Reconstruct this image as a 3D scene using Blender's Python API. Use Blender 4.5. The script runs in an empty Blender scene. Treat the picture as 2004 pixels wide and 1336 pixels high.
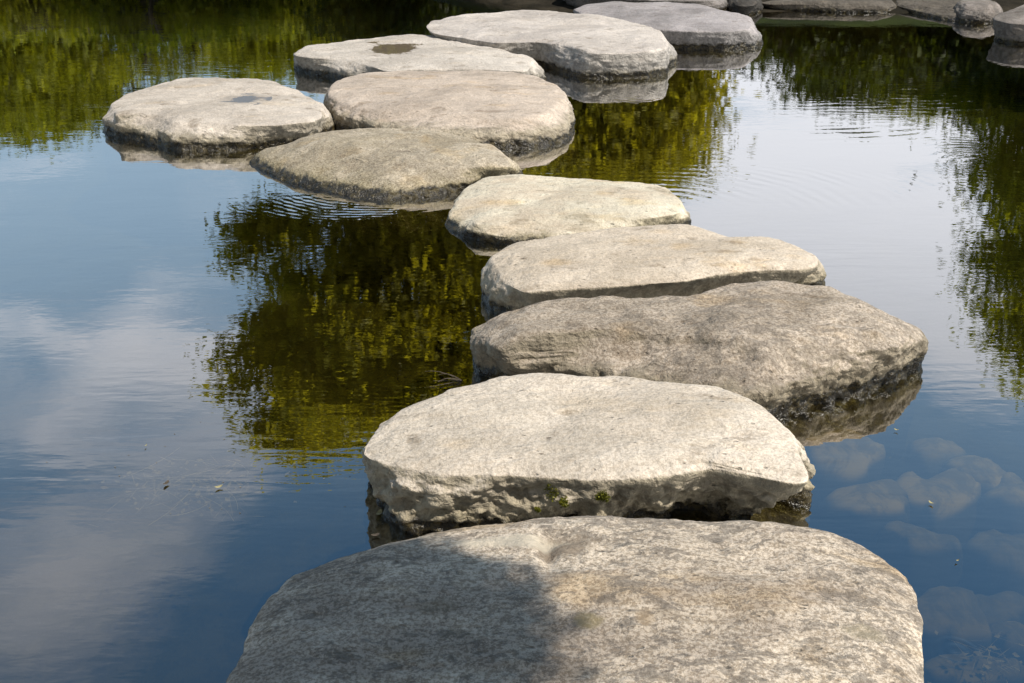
import bpy, math, random
import numpy as np
from mathutils import Vector

# ------------------------------------------------------------------ camera numbers
W, Hh = 2004.0, 1336.0
CAMH = 1.6
FPX = 40.0 / 36.0 * W
HORIZON = -350.0
PITCH = math.atan((Hh / 2 - HORIZON) / FPX)
CP, SP = math.cos(PITCH), math.sin(PITCH)

def ray(px, py):
    a, b = px - W / 2, Hh / 2 - py
    return np.array([a, FPX * CP + b * SP, -FPX * SP + b * CP])

def at(px, py, z=0.0):
    d = ray(px, py)
    t = (z - CAMH) / d[2]
    return np.array([d[0] * t, d[1] * t, z])

def mirror_at(px, py, Y):
    """the point at distance Y whose mirror image in the pond is seen at that place"""
    d = ray(px, py)
    t = Y / d[1]
    return np.array([d[0] * t, Y, -(CAMH + d[2] * t)])

scene = bpy.context.scene
COL = scene.collection

def tag(o, label=None, cat=None, group=None, kind=None):
    if label: o['label'] = label
    if cat: o['category'] = cat
    if group: o['group'] = group
    if kind: o['kind'] = kind
    return o

def empty(name, loc):
    o = bpy.data.objects.new(name, None)
    o.location = loc
    o.empty_display_size = 0.2
    COL.objects.link(o)
    return o

# ------------------------------------------------------------------ numpy noise
_rs = np.random.RandomState(7)
_perm = _rs.permutation(256)
_perm = np.concatenate([_perm, _perm, _perm])
_grad = _rs.normal(size=(256, 3))
_grad /= np.linalg.norm(_grad, axis=1)[:, None]

def perlin(P, seed=0):
    P = P + seed * 17.37
    i = np.floor(P).astype(int)
    f = P - i
    i &= 255
    u = f * f * f * (f * (f * 6 - 15) + 10)
    out = 0
    for dx in (0, 1):
        wx = u[:, 0] if dx else 1 - u[:, 0]
        for dy in (0, 1):
            wy = u[:, 1] if dy else 1 - u[:, 1]
            for dz in (0, 1):
                wz = u[:, 2] if dz else 1 - u[:, 2]
                h = _perm[_perm[_perm[(i[:, 0] + dx) & 255] + ((i[:, 1] + dy) & 255)] + ((i[:, 2] + dz) & 255)]
                g = _grad[h]
                d = g[:, 0] * (f[:, 0] - dx) + g[:, 1] * (f[:, 1] - dy) + g[:, 2] * (f[:, 2] - dz)
                out = out + wx * wy * wz * d
    return out * 1.5

def fbm(P, scale, octv=4, seed=0, gain=0.5, ridge=False):
    out = np.zeros(len(P)); a = 1.0; s = scale
    for k in range(octv):
        n = perlin(P * s, seed + k * 3.1)
        out += a * ((1 - 2 * np.abs(n)) if ridge else n)
        a *= gain; s *= 2.03
    return out

def sstep(x, a, b):
    t = np.clip((x - a) / (b - a), 0, 1)
    return t * t * (3 - 2 * t)

# ------------------------------------------------------------------ node helper
class NT:
    def __init__(s, tree):
        s.t = tree; s.n = tree.nodes; s.l = tree.links
    def new(s, typ, **kw):
        n = s.n.new(typ)
        for k, v in kw.items(): setattr(n, k, v)
        return n
    def put(s, sock, v):
        if isinstance(v, bpy.types.NodeSocket): s.l.new(v, sock)
        elif v is not None: sock.default_value = v
    def math(s, op, a, b=None, c=None, clamp=False):
        n = s.new('ShaderNodeMath', operation=op); n.use_clamp = clamp
        s.put(n.inputs[0], a)
        if b is not None: s.put(n.inputs[1], b)
        if c is not None: s.put(n.inputs[2], c)
        return n.outputs[0]
    def vmath(s, op, a, b=None):
        n = s.new('ShaderNodeVectorMath', operation=op)
        s.put(n.inputs[0], a)
        if b is not None: s.put(n.inputs[1], b)
        return n
    def noise(s, vec, scale, detail=4, rough=0.55, dist=0.0):
        n = s.new('ShaderNodeTexNoise')
        s.put(n.inputs['Vector'], vec)
        n.inputs['Scale'].default_value = scale
        n.inputs['Detail'].default_value = detail
        n.inputs['Roughness'].default_value = rough
        n.inputs['Distortion'].default_value = dist
        return n.outputs['Fac']
    def ridged(s, vec, scale, detail=4, rough=0.6, dist=0.0):
        n = s.new('ShaderNodeTexNoise', noise_type='RIDGED_MULTIFRACTAL')
        s.put(n.inputs['Vector'], vec)
        n.inputs['Scale'].default_value = scale; n.inputs['Detail'].default_value = detail
        n.inputs['Roughness'].default_value = rough; n.inputs['Distortion'].default_value = dist
        n.inputs['Offset'].default_value = 0.8; n.inputs['Gain'].default_value = 1.6
        return n.outputs['Fac']
    def scalev(s, vec, sc, loc=(0, 0, 0)):
        n = s.new('ShaderNodeMapping')
        s.put(n.inputs['Vector'], vec)
        n.inputs['Scale'].default_value = sc
        n.inputs['Location'].default_value = loc
        return n.outputs[0]
    def step(s, v, a, b, lo=0.0, hi=1.0):
        n = s.new('ShaderNodeMapRange', interpolation_type='SMOOTHSTEP')
        s.put(n.inputs[0], v)
        s.put(n.inputs[1], a); s.put(n.inputs[2], b)
        n.inputs[3].default_value = lo; n.inputs[4].default_value = hi
        return n.outputs[0]
    def lin(s, v, a, b, lo=0.0, hi=1.0):
        n = s.new('ShaderNodeMapRange', interpolation_type='LINEAR')
        s.put(n.inputs[0], v)
        s.put(n.inputs[1], a); s.put(n.inputs[2], b)
        n.inputs[3].default_value = lo; n.inputs[4].default_value = hi
        return n.outputs[0]
    def mix(s, f, a, b, mode='MIX'):
        n = s.new('ShaderNodeMix', data_type='RGBA', blend_type=mode)
        s.put(n.inputs[0], f)
        s.put(n.inputs[6], c4(a) if isinstance(a, tuple) else a)
        s.put(n.inputs[7], c4(b) if isinstance(b, tuple) else b)
        return n.outputs[2]

def c4(c): return (c[0], c[1], c[2], 1.0)

def new_mat(name):
    m = bpy.data.materials.new(name)
    m.use_nodes = True
    m.node_tree.nodes.clear()
    t = NT(m.node_tree)
    out = t.new('ShaderNodeOutputMaterial')
    return m, t, out

# ------------------------------------------------------------------ materials
def stone_mat(name, light, dark, side, speck=0.5, streak=(1, 1, 1), dirt=0.5, wet=0.02, olive=0.07,
              lichen=0.0, bumpk=1.0, patches=(), hs=0.13):
    m, t, out = new_mat(name)
    light, dark, side = [tuple(min(.72, c * k) for c, k in zip(q, (1.36, 1.30, 1.245))) for q in (light, dark, side)]
    tc = t.new('ShaderNodeTexCoord').outputs['Object']
    geo = t.new('ShaderNodeNewGeometry')
    sp = t.new('ShaderNodeSeparateXYZ'); t.put(sp.inputs[0], geo.outputs['Position'])
    sn = t.new('ShaderNodeSeparateXYZ'); t.put(sn.inputs[0], geo.outputs['Normal'])
    z = sp.outputs['Z']
    v = t.scalev(tc, streak)
    big = t.noise(v, 2.6, 3, 0.6, 0.3)
    med = t.noise(v, 12, 5, 0.68, 0.4)
    fine = t.noise(t.scalev(tc, (1.0, 1.15, 1.0), (3, 1, 2)), 105, 3, 0.78)
    rg = t.ridged(t.scalev(tc, (0.7, 1.25, 1.2)), 9.0, 5, 0.62, 0.5)
    grit = t.noise(tc, 210, 2, 0.6)
    mix1 = t.math('ADD', t.math('MULTIPLY', big, 0.62), t.math('MULTIPLY', med, 0.38))
    f1 = t.step(mix1, 0.40, 0.60)
    col = t.mix(f1, dark, light)
    # speckle
    s1 = t.step(fine, 0.42, 0.56)
    col = t.mix(t.math('MULTIPLY', t.math('SUBTRACT', 1.0, s1), speck), col,
                t.mix(1.0, col, (0.50, 0.47, 0.43), 'MULTIPLY'))
    s2 = t.step(grit, 0.38, 0.64)
    col = t.mix(t.math('MULTIPLY', s2, 0.35 * speck + 0.1), col, t.mix(1.0, col, (1.40, 1.38, 1.36), 'MULTIPLY'))
    # dark little pits
    pv = t.new('ShaderNodeTexVoronoi'); t.put(pv.inputs['Vector'], v); pv.inputs['Scale'].default_value = 34
    pit = t.math('MULTIPLY', t.step(pv.outputs['Distance'], 0.24, 0.10), t.step(med, 0.50, 0.60))
    col = t.mix(t.math('MULTIPLY', pit, 0.45), col, (0.10, 0.085, 0.065))
    # broad weathering and dark fissures
    wb = t.noise(t.scalev(tc, (1, 1, 1), (9, 4, 2)), 1.5, 4, 0.62, 0.8)
    col = t.mix(t.step(wb, 0.40, 0.62, 0.0, 0.60), col, t.mix(1.0, col, (0.70, 0.69, 0.68), 'MULTIPLY'))
    wh = t.noise(t.scalev(tc, (1, 1, 1), (1, 7, 5)), 4.5, 5, 0.72, 0.6)
    col = t.mix(t.step(wh, 0.55, 0.70, 0.0, 0.55), col, t.mix(1.0, col, (1.25, 1.24, 1.23), 'MULTIPLY'))
    fis = t.math('MULTIPLY', t.step(rg, 0.30, 0.12), t.step(med, 0.46, 0.58))
    col = t.mix(t.math('MULTIPLY', fis, 0.55), col, t.mix(1.0, col, (0.42, 0.38, 0.33), 'MULTIPLY'))
    # ochre stains
    och = t.math('MULTIPLY', t.step(t.noise(t.scalev(tc, streak, (3.3, 1.7, 0.4)), 4.2, 3, 0.6), 0.54, 0.70), dirt)
    col = t.mix(och, col, t.mix(1.0, col, (0.92, 0.78, 0.55), 'MULTIPLY'))
    # dark lichen crust
    if lichen > 0:
        ln = t.noise(t.scalev(tc, (1.0, 1.6, 1.0), (8, 2, 1)), 20, 5, 0.78, 0.6)
        lb = t.noise(tc, 1.7, 2)
        lm = t.math('MULTIPLY', t.step(t.math('ADD', ln, t.math('MULTIPLY', lb, 0.4)), 0.69, 0.77), lichen)
        col = t.mix(lm, col, (0.115, 0.10, 0.085))
    # vertical sides: darker and rougher
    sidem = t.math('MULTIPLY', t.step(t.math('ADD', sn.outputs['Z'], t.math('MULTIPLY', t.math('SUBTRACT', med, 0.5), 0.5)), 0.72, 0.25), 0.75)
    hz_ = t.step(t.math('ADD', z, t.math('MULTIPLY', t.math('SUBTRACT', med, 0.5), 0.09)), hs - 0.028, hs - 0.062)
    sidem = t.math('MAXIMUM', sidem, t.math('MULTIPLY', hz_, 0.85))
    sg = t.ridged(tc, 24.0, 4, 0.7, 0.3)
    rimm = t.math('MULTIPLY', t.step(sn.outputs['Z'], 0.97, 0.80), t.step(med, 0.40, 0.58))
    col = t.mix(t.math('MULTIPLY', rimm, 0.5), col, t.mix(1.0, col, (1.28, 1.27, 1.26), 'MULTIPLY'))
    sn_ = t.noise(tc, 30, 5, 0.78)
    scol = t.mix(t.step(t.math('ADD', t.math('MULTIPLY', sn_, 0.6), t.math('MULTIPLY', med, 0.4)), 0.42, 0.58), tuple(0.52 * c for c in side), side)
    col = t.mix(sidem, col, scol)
    # olive-tan tide band, then the dark wet band
    bn = t.math('MULTIPLY', t.math('SUBTRACT', t.noise(tc, 9, 4, 0.7), 0.5), 0.16)
    ol = t.step(t.math('ADD', z, bn), olive, olive * 0.25)
    col = t.mix(t.math('MULTIPLY', ol, 0.60), col, t.mix(t.step(fine, 0.4, 0.62), (0.15, 0.12, 0.06), (0.42, 0.36, 0.24)))
    bn2 = t.math('MULTIPLY', t.math('SUBTRACT', t.noise(tc, 16, 4, 0.75), 0.5), 0.085)
    wet = wet * 0.95
    wt = t.step(t.math('ADD', z, bn2), wet + 0.030, wet + 0.010)
    wcol = t.mix(t.step(sn_, 0.45, 0.62), (0.012, 0.009, 0.006), (0.075, 0.055, 0.018))
    col = t.mix(t.math('MULTIPLY', wt, 0.93), col, wcol)
    # under water: brown algae with the murk's light loss painted in by depth
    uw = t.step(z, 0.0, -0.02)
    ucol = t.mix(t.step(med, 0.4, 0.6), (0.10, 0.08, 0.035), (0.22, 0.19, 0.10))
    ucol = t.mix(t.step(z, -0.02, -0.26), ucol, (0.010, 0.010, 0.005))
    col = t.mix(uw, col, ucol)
    for (px_, py_, rx, ry, c, k, sc) in patches:
        d = t.vmath('SUBTRACT', geo.outputs['Position'], (px_, py_, 0.0)).outputs[0]
        d = t.vmath('MULTIPLY', d, (1 / rx, 1 / ry, 0.0)).outputs[0]
        ln_ = t.vmath('LENGTH', d).outputs['Value']
        ln_ = t.math('ADD', ln_, t.math('MULTIPLY', t.math('SUBTRACT', t.noise(tc, sc, 3, 0.7), 0.5), 1.3))
        pm = t.step(ln_, 1.0, 0.45)
        col = t.mix(t.math('MULTIPLY', pm, k), col, c)
    # bump
    b = t.new('ShaderNodeBump')
    hgt = t.math('ADD', t.math('MULTIPLY', t.noise(tc, 20, 5, 0.72), 0.011),
                 t.math('MULTIPLY', t.noise(tc, 110, 2, 0.7), 0.0036))
    sb = t.math('MULTIPLY', sidem, t.math('MULTIPLY', sn_, 0.014))
    hgt = t.math('ADD', hgt, sb)
    hgt = t.math('ADD', hgt, t.math('MULTIPLY', t.math('MINIMUM', rg, 1.2), 0.0050))
    hgt = t.math('SUBTRACT', hgt, t.math('MULTIPLY', pit, 0.005))
    hgt = t.math('ADD', hgt, t.math('MULTIPLY', t.math('MULTIPLY', t.math('MINIMUM', sg, 1.2), sidem), 0.006))
    b.inputs['Strength'].default_value = 0.85 * bumpk
    b.inputs['Distance'].default_value = 1.0
    t.put(b.inputs['Height'], hgt)
    p = t.new('ShaderNodeBsdfPrincipled')
    t.put(p.inputs['Base Color'], col)
    t.put(p.inputs['Roughness'], t.math('SUBTRACT', 0.9, t.math('MULTIPLY', wt, 0.66)))
    t.put(p.inputs['Specular IOR Level'], t.math('ADD', 0.25, t.math('MULTIPLY', wt, 0.35)))
    t.put(p.inputs['Normal'], b.outputs[0])
    t.put(out.inputs[0], p.outputs[0])
    return m

def water_mat():
    m, t, out = new_mat('pond_water')
    geo = t.new('ShaderNodeNewGeometry')
    P = geo.outputs['Position']
    h = t.math('MULTIPLY', t.noise(t.scalev(P, (0.55, 1.0, 1.0)), 9.0, 3, 0.5, 0.3), 0.00038)
    h = t.math('ADD', h, t.math('MULTIPLY', t.noise(t.scalev(P, (0.5, 1.25, 1.0), (5, 3, 0)), 26.0, 2, 0.5, 0.2), 0.00012))
    h = t.math('ADD', h, t.math('MULTIPLY', t.noise(P, 1.6, 2, 0.5), 0.0015))
    # patches of breeze
    br = t.step(t.noise(t.scalev(P, (0.6, 1.0, 1.0), (2, 7, 0)), 0.9, 3, 0.5), 0.45, 0.68)
    wv = t.noise(t.scalev(P, (0.22, 1.3, 1.0)), 17.0, 2, 0.4, 0.4)
    h = t.math('ADD', h, t.math('MULTIPLY', t.math('MULTIPLY', wv, br), 0.0007))
    rmod = t.step(t.noise(P, 3.7, 2, 0.6), 0.36, 0.62, 0.15, 1.15)
    rn = t.math('MULTIPLY', t.noise(P, 2.2, 2), 0.11)
    for (cx, cy, px, py, r0, r1, wl, amp, sx, sy) in RINGS:
        d = t.vmath('SUBTRACT', P, (cx, cy, 0.0)).outputs[0]
        r = t.vmath('LENGTH', d).outputs['Value']
        r = t.math('ADD', r, rn)
        s = t.math('SINE', t.math('MULTIPLY', r, 2 * math.pi / wl))
        q = t.vmath('SUBTRACT', P, (px, py, 0.0)).outputs[0]
        q = t.vmath('MULTIPLY', q, (1 / sx, 1 / sy, 0.0)).outputs[0]
        e = t.step(t.vmath('LENGTH', q).outputs['Value'], 1.0, 0.2)
        e = t.math('MULTIPLY', e, rmod)
        e = t.math('MULTIPLY', e, t.math('MULTIPLY', t.step(r, r0, r0 + 0.05), t.step(r, r1, r1 - 0.15 * (r1 - r0))))
        h = t.math('ADD', h, t.math('MULTIPLY', t.math('MULTIPLY', s, e), amp))
    b = t.new('ShaderNodeBump')
    b.inputs['Strength'].default_value = 1.0
    b.inputs['Distance'].default_value = 1.0
    t.put(b.inputs['Height'], h)
    lw = t.new('ShaderNodeLayerWeight'); lw.inputs['Blend'].default_value = 0.5
    t.put(lw.inputs['Normal'], b.outputs[0])
    rr = t.new('ShaderNodeFloatCurve')
    cv = rr.mapping.curves[0]
    for x, y in ((0.20, 0.16), (0.36, 0.29), (0.58, 0.44), (0.74, 0.60), (0.87, 0.74)): cv.points.new(x, y)
    cv.points[0].location = (0, 0.08); cv.points[-1].location = (1, 0.95)
    rr.mapping.update()
    t.put(rr.inputs['Value'], lw.outputs['Facing'])
    g = t.new('ShaderNodeBsdfGlossy'); g.inputs['Roughness'].default_value = 0.012
    g.inputs['Color'].default_value = (1, 1, 1, 1)
    t.put(g.inputs['Normal'], b.outputs[0])
    tr = t.new('ShaderNodeBsdfTransparent'); tr.inputs['Color'].default_value = (0.60, 0.56, 0.34, 1)
    mx = t.new('ShaderNodeMixShader')
    t.put(mx.inputs[0], rr.outputs[0]); t.put(mx.inputs[1], tr.outputs[0]); t.put(mx.inputs[2], g.outputs[0])
    t.put(out.inputs[0], mx.outputs[0])
    return m

def ground_mat():
    m, t, out = new_mat('bank_and_bed')
    geo = t.new('ShaderNodeNewGeometry'); P = geo.outputs['Position']
    sp = t.new('ShaderNodeSeparateXYZ'); t.put(sp.inputs[0], P); z = sp.outputs['Z']
    n = t.noise(P, 3.0, 6, 0.65)
    earth = t.mix(t.step(n, 0.4, 0.62), (0.020, 0.017, 0.012), (0.045, 0.037, 0.026))  # earth and grass tones darkened to paint in the far bank's shade
    grass = t.mix(t.step(t.noise(P, 1.2, 6, 0.7), 0.4, 0.6), (0.015, 0.022, 0.008), (0.035, 0.048, 0.012))
    up = t.mix(t.step(z, 0.12, 0.35), earth, grass)
    bed = t.mix(t.step(t.noise(P, 5.0, 6, 0.7), 0.42, 0.6), (0.026, 0.024, 0.007), (0.050, 0.046, 0.014))
    col = t.mix(t.step(z, -0.12, 0.03), bed, up)
    b = t.new('ShaderNodeBump'); t.put(b.inputs['Height'], t.noise(P, 14, 7, 0.7))
    b.inputs['Distance'].default_value = 0.05; b.inputs['Strength'].default_value = 0.6
    p = t.new('ShaderNodeBsdfPrincipled'); p.inputs['Roughness'].default_value = 0.95
    p.inputs['Specular IOR Level'].default_value = 0.1
    t.put(p.inputs['Base Color'], col); t.put(p.inputs['Normal'], b.outputs[0])
    t.put(out.inputs[0], p.outputs[0])
    return m

def leaf_mat(name, a, b_, c, trans=0.35):
    m, t, out = new_mat(name)
    at_ = t.new('ShaderNodeAttribute', attribute_name='shade').outputs['Fac']
    geo = t.new('ShaderNodeNewGeometry')
    n = t.noise(geo.outputs['Position'], 0.9, 3, 0.6)
    f = t.math('ADD', t.math('MULTIPLY', at_, 0.65), t.math('MULTIPLY', t.step(n, 0.3, 0.7), 0.35))
    col = t.mix(t.step(f, 0.15, 0.55), a, b_)
    col = t.mix(t.step(f, 0.60, 0.95), col, c)
    d = t.new('ShaderNodeBsdfPrincipled'); d.inputs['Roughness'].default_value = 0.55
    d.inputs['Specular IOR Level'].default_value = 0.3
    t.put(d.inputs['Base Color'], col)
    tl = t.new('ShaderNodeBsdfTranslucent')
    t.put(tl.inputs['Color'], t.mix(1.0, col, (1.6, 1.5, 0.4), 'MULTIPLY'))
    mx = t.new('ShaderNodeMixShader'); mx.inputs[0].default_value = trans
    t.put(mx.inputs[1], d.outputs[0]); t.put(mx.inputs[2], tl.outputs[0])
    t.put(out.inputs[0], mx.outputs[0])
    return m

def plain_mat(name, a, b_, sc=20, rough=0.8, bump=0.01, stretch=(1, 1, 1)):
    m, t, out = new_mat(name)
    tc = t.new('ShaderNodeTexCoord').outputs['Object']
    v = t.scalev(tc, stretch)
    n = t.noise(v, sc, 6, 0.65)
    p = t.new('ShaderNodeBsdfPrincipled'); p.inputs['Roughness'].default_value = rough
    t.put(p.inputs['Base Color'], t.mix(t.step(n, 0.35, 0.65), a, b_))
    b = t.new('ShaderNodeBump'); b.inputs['Distance'].default_value = bump; t.put(b.inputs['Height'], n)
    t.put(p.inputs['Normal'], b.outputs[0])
    t.put(out.inputs[0], p.outputs[0])
    return m

# ------------------------------------------------------------------ mesh from arrays
def make_mesh(name, V, Q, mat, parent=None, loc=(0, 0, 0), tris=None, smooth=True, attr=None):
    me = bpy.data.meshes.new(name)
    nq = len(Q); nt = 0 if tris is None else len(tris)
    me.vertices.add(len(V))
    me.vertices.foreach_set('co', np.asarray(V, dtype=np.float32).ravel())
    loops = np.asarray(Q, dtype=np.int32).ravel()
    starts = np.arange(nq, dtype=np.int32) * 4
    if nt:
        starts = np.concatenate([starts, nq * 4 + np.arange(nt, dtype=np.int32) * 3])
        loops = np.concatenate([loops, np.asarray(tris, dtype=np.int32).ravel()])
    me.loops.add(len(loops))
    me.loops.foreach_set('vertex_index', loops)
    me.polygons.add(nq + nt)
    me.polygons.foreach_set('loop_start', starts.astype(np.int32))
    me.update(calc_edges=True)
    if smooth:
        me.polygons.foreach_set('use_smooth', np.ones(nq + nt, dtype=bool))
    if attr is not None:
        a = me.attributes.new('shade', 'FLOAT', 'POINT')
        a.data.foreach_set('value', np.asarray(attr, dtype=np.float32))
    me.materials.append(mat)
    me.validate()
    o = bpy.data.objects.new(name, me)
    o.location = loc
    if parent: o.parent = parent
    COL.objects.link(o)
    return o

# ------------------------------------------------------------------ stones
def ray_poly(c, th, poly, closed=True):
    """distance from c along each angle to the (farthest) crossing of the polyline; nan where none"""
    d = np.stack([np.cos(th), np.sin(th)], 1)
    out = np.full(len(th), np.nan)
    n = len(poly)
    for i in range(n if closed else n - 1):
        a = poly[i] - c; b = poly[(i + 1) % n] - c
        e = b - a
        den = d[:, 0] * e[1] - d[:, 1] * e[0]
        with np.errstate(divide='ignore', invalid='ignore'):
            tt = (a[0] * e[1] - a[1] * e[0]) / den
            s = (a[0] * d[:, 1] - a[1] * d[:, 0]) / den
        ok = (s >= -1e-6) & (s <= 1 + 1e-6) & (tt > 0)
        out = np.where(ok & (np.isnan(out) | (tt > out)), tt, out)
    return out

def gsm(a, sig):
    n = len(a); k = np.arange(-int(3 * sig) - 1, int(3 * sig) + 2)
    w = np.exp(-0.5 * (k / sig) ** 2); w /= w.sum()
    return sum(wi * np.roll(a, ki) for wi, ki in zip(w, k))

def resample(poly, n=400):
    P = np.asarray(poly); P2 = np.vstack([P, P[:1]])
    L = np.concatenate([[0], np.cumsum(np.linalg.norm(np.diff(P2, axis=0), axis=1))])
    s = np.linspace(0, L[-1], n, endpoint=False)
    return np.stack([np.interp(s, L, P2[:, 0]), np.interp(s, L, P2[:, 1])], 1)

def stone(name, rim_px, base_px, h, mat, seed, dome=0.02, passes=24, NA=360, craggy=0.018, under=0.0, rolls=0.006,
          tilt=(0, 0), drop=0.018, bulge=0.01, dips=(), foot=0.03, depth=0.42, detail=1.0, sm=2.2, lump=0.014, cuts=(), hk=1.12, lower=0.004, slope=0.12, grow=1.0):
    h = h * hk
    rim = np.array([at(x, y, h - drop - lower)[:2] for x, y in rim_px])
    # centroid of area
    x, y = rim[:, 0], rim[:, 1]; x2, y2 = np.roll(x, -1), np.roll(y, -1)
    cr = x * y2 - x2 * y; A = cr.sum() / 2
    c = np.array([((x + x2) * cr).sum(), ((y + y2) * cr).sum()]) / (6 * A)
    th = np.linspace(-math.pi, math.pi, NA, endpoint=False)
    # denser angles toward the long ends
    ext = np.ptp(rim, axis=0); asp = max(1.0, ext[0] / max(ext[1], 1e-3)) ** 0.5
    th = np.arctan2(np.sin(th) / asp, np.cos(th))
    r1 = ray_poly(c, th, rim)
    r1 = np.where(np.isnan(r1), np.nanmean(r1), r1)
    r1 = gsm(r1, sm) * grow
    r1b = r1.copy()
    r1 = r1 * (1 - slope * sstep(-np.sin(th), 0.0, 0.5))
    if base_px:
        bp = np.array([at(a, b, 0.0)[:2] for a, b in base_px])
        r0 = ray_poly(c, th, bp, closed=False)
    else:
        r0 = np.full(NA, np.nan)
    dflt = r1b + 0.015 - under
    r0 = np.where(np.isnan(r0), dflt, r0)
    r0 = gsm(r0, 3.5)
    r0 = np.clip(r0, r1b - 0.14, r1b + 0.40)
    seg = [26, 30, 22, 26, 22, 12, 8]
    zrim = h - drop
    kn = [(0 * r1, h + dome), (.5 * r1, h + dome * .75), (.84 * r1, h + dome * .2), (r1, zrim),
          (r1 * .30 + r0 * .70 + bulge, h * .50), (r0, 0), (r0 + foot, -.12), (r0 + foot * .5, -depth)]
    R = []; Z = []
    for i, ns in enumerate(seg):
        for k in range(ns):
            f = k / ns
            R.append(kn[i][0] * (1 - f) + kn[i + 1][0] * f)
            Z.append(np.full(NA, kn[i][1] * (1 - f) + kn[i + 1][1] * f))
    R.append(kn[-1][0]); Z.append(np.full(NA, kn[-1][1]))
    R = np.array(R); Z = np.array(Z)
    for _ in range(passes):
        R[1:-1] = (R[:-2] + 2 * R[1:-1] + R[2:]) / 4
        Z[1:-1] = (Z[:-2] + 2 * Z[1:-1] + Z[2:]) / 4
    NP = len(R)
    X = R * np.cos(th); Y = R * np.sin(th)
    wtop = np.clip(Z / h, 0, 1)
    Z = Z + (tilt[0] * X + tilt[1] * Y) * wtop
    X[0] = 0; Y[0] = 0; Z[0] = Z[0].mean()
    def normals(X, Y, Z):
        dX = np.stack([np.roll(a, -1, 1) - np.roll(a, 1, 1) for a in (X, Y, Z)], -1)
        dR = np.stack([np.gradient(a, axis=0) for a in (X, Y, Z)], -1)
        N = np.cross(dR, dX)
        L = np.linalg.norm(N, axis=-1, keepdims=True)
        N = N / np.maximum(L, 1e-12)
        N[0] = (0, 0, 1)
        return N
    N = normals(X, Y, Z)
    P = np.stack([X, Y, Z], -1).reshape(-1, 3)
    Nf = N.reshape(-1, 3)
    side = sstep(Nf[:, 2], 0.85, 0.35)
    env = side * (0.45 + 0.55 * sstep(P[:, 2], -0.15, 0.05)) * (0.12 + 0.88 * sstep(P[:, 2], h - 0.018, h - 0.075))
    disp = lump * fbm(P, 2.2, 3, seed)                               # slow undulation everywhere
    disp += rolls * fbm(P * np.array([1, 1.3, 1]), 6, 4, seed + 5) * (1 - 0.3 * side)
    rg = fbm(P * np.array([1, 1, 1.6]), 6.5, 5, seed + 9, 0.52, ridge=True)
    disp += env * craggy * 0.50 * (rg - 0.6)
    disp += env * craggy * 0.45 * fbm(P, 22, 3, seed + 13)
    disp += env * craggy * 0.5 * np.abs(fbm(P * np.array([1.0, 1.0, 1.4]), 9, 4, seed + 41))
    disp -= env * craggy * 0.40 * sstep(fbm(P, 24, 2, seed + 51), 0.15, 0.6)
    for (dx, dy, rx, ry, dep) in dips:
        if dep < 0.0175:
            q = ((P[:, 0] + c[0] - dx) / (rx * 1.5)) ** 2 + ((P[:, 1] + c[1] - dy) / (ry * 1.5)) ** 2
            disp *= 1 - 0.92 * np.exp(-q * q)
    disp += 0.0016 * detail * fbm(P, 45, 3, seed + 21)
    # shallow broken ledges on the top
    lg = fbm(P * np.array([0.8, 2.2, 2.0]), 4.5, 4, seed + 31)
    disp += -0.004 * sstep(lg, 0.15, 0.45) * (1 - side) * detail * sstep(Nf[:, 2], 0.9, 0.99)
    P2 = P + Nf * disp[:, None]
    for (dx, dy, rx, ry, dep) in dips:                               # world place, radii, depth
        q = ((P2[:, 0] + c[0] - dx) / rx) ** 2 + ((P2[:, 1] + c[1] - dy) / ry) ** 2
        P2[:, 2] -= dep * np.exp(-q * 1.2) * sstep(Nf[:, 2], 0.4, 0.8)
    for (dx, dy, dz, rx, ry, rz, dep) in cuts:                       # hollows eaten into the side
        q = ((P2[:, 0] + c[0] - dx) / rx) ** 2 + ((P2[:, 1] + c[1] - dy) / ry) ** 2 + ((P2[:, 2] - dz) / rz) ** 2
        k = dep * np.exp(-q * 1.5)
        P2[:, 0] -= Nf[:, 0] * k; P2[:, 1] -= Nf[:, 1] * k
    P2 = P2.reshape(NP, NA, 3)
    P2[0] = P2[0].mean(0)
    V = np.vstack([P2[0, :1], P2[1:].reshape(-1, 3)])
    i = np.arange(NP - 2)[:, None] * NA; j = np.arange(NA)[None, :]; jn = (j + 1) % NA
    Q = np.stack([1 + i + j, 1 + i + NA + j, 1 + i + NA + jn, 1 + i + jn], -1).reshape(-1, 4)
    T = np.stack([np.zeros(NA, int), 1 + np.arange(NA), 1 + (np.arange(NA) + 1) % NA], -1)
    o = make_mesh(name, V, Q, mat, loc=(c[0], c[1], 0), tris=T)
    return o, V + np.array([c[0], c[1], 0])

CREAM = (0.50, 0.455, 0.385)
GREYW = (0.44, 0.405, 0.355)
BROWN = (0.30, 0.265, 0.22)
TAN = (0.34, 0.30, 0.215)

def P_(px, py, z): return tuple(at(px, py, z)[:2])

G = 'flat stones crossing the pond'
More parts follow.
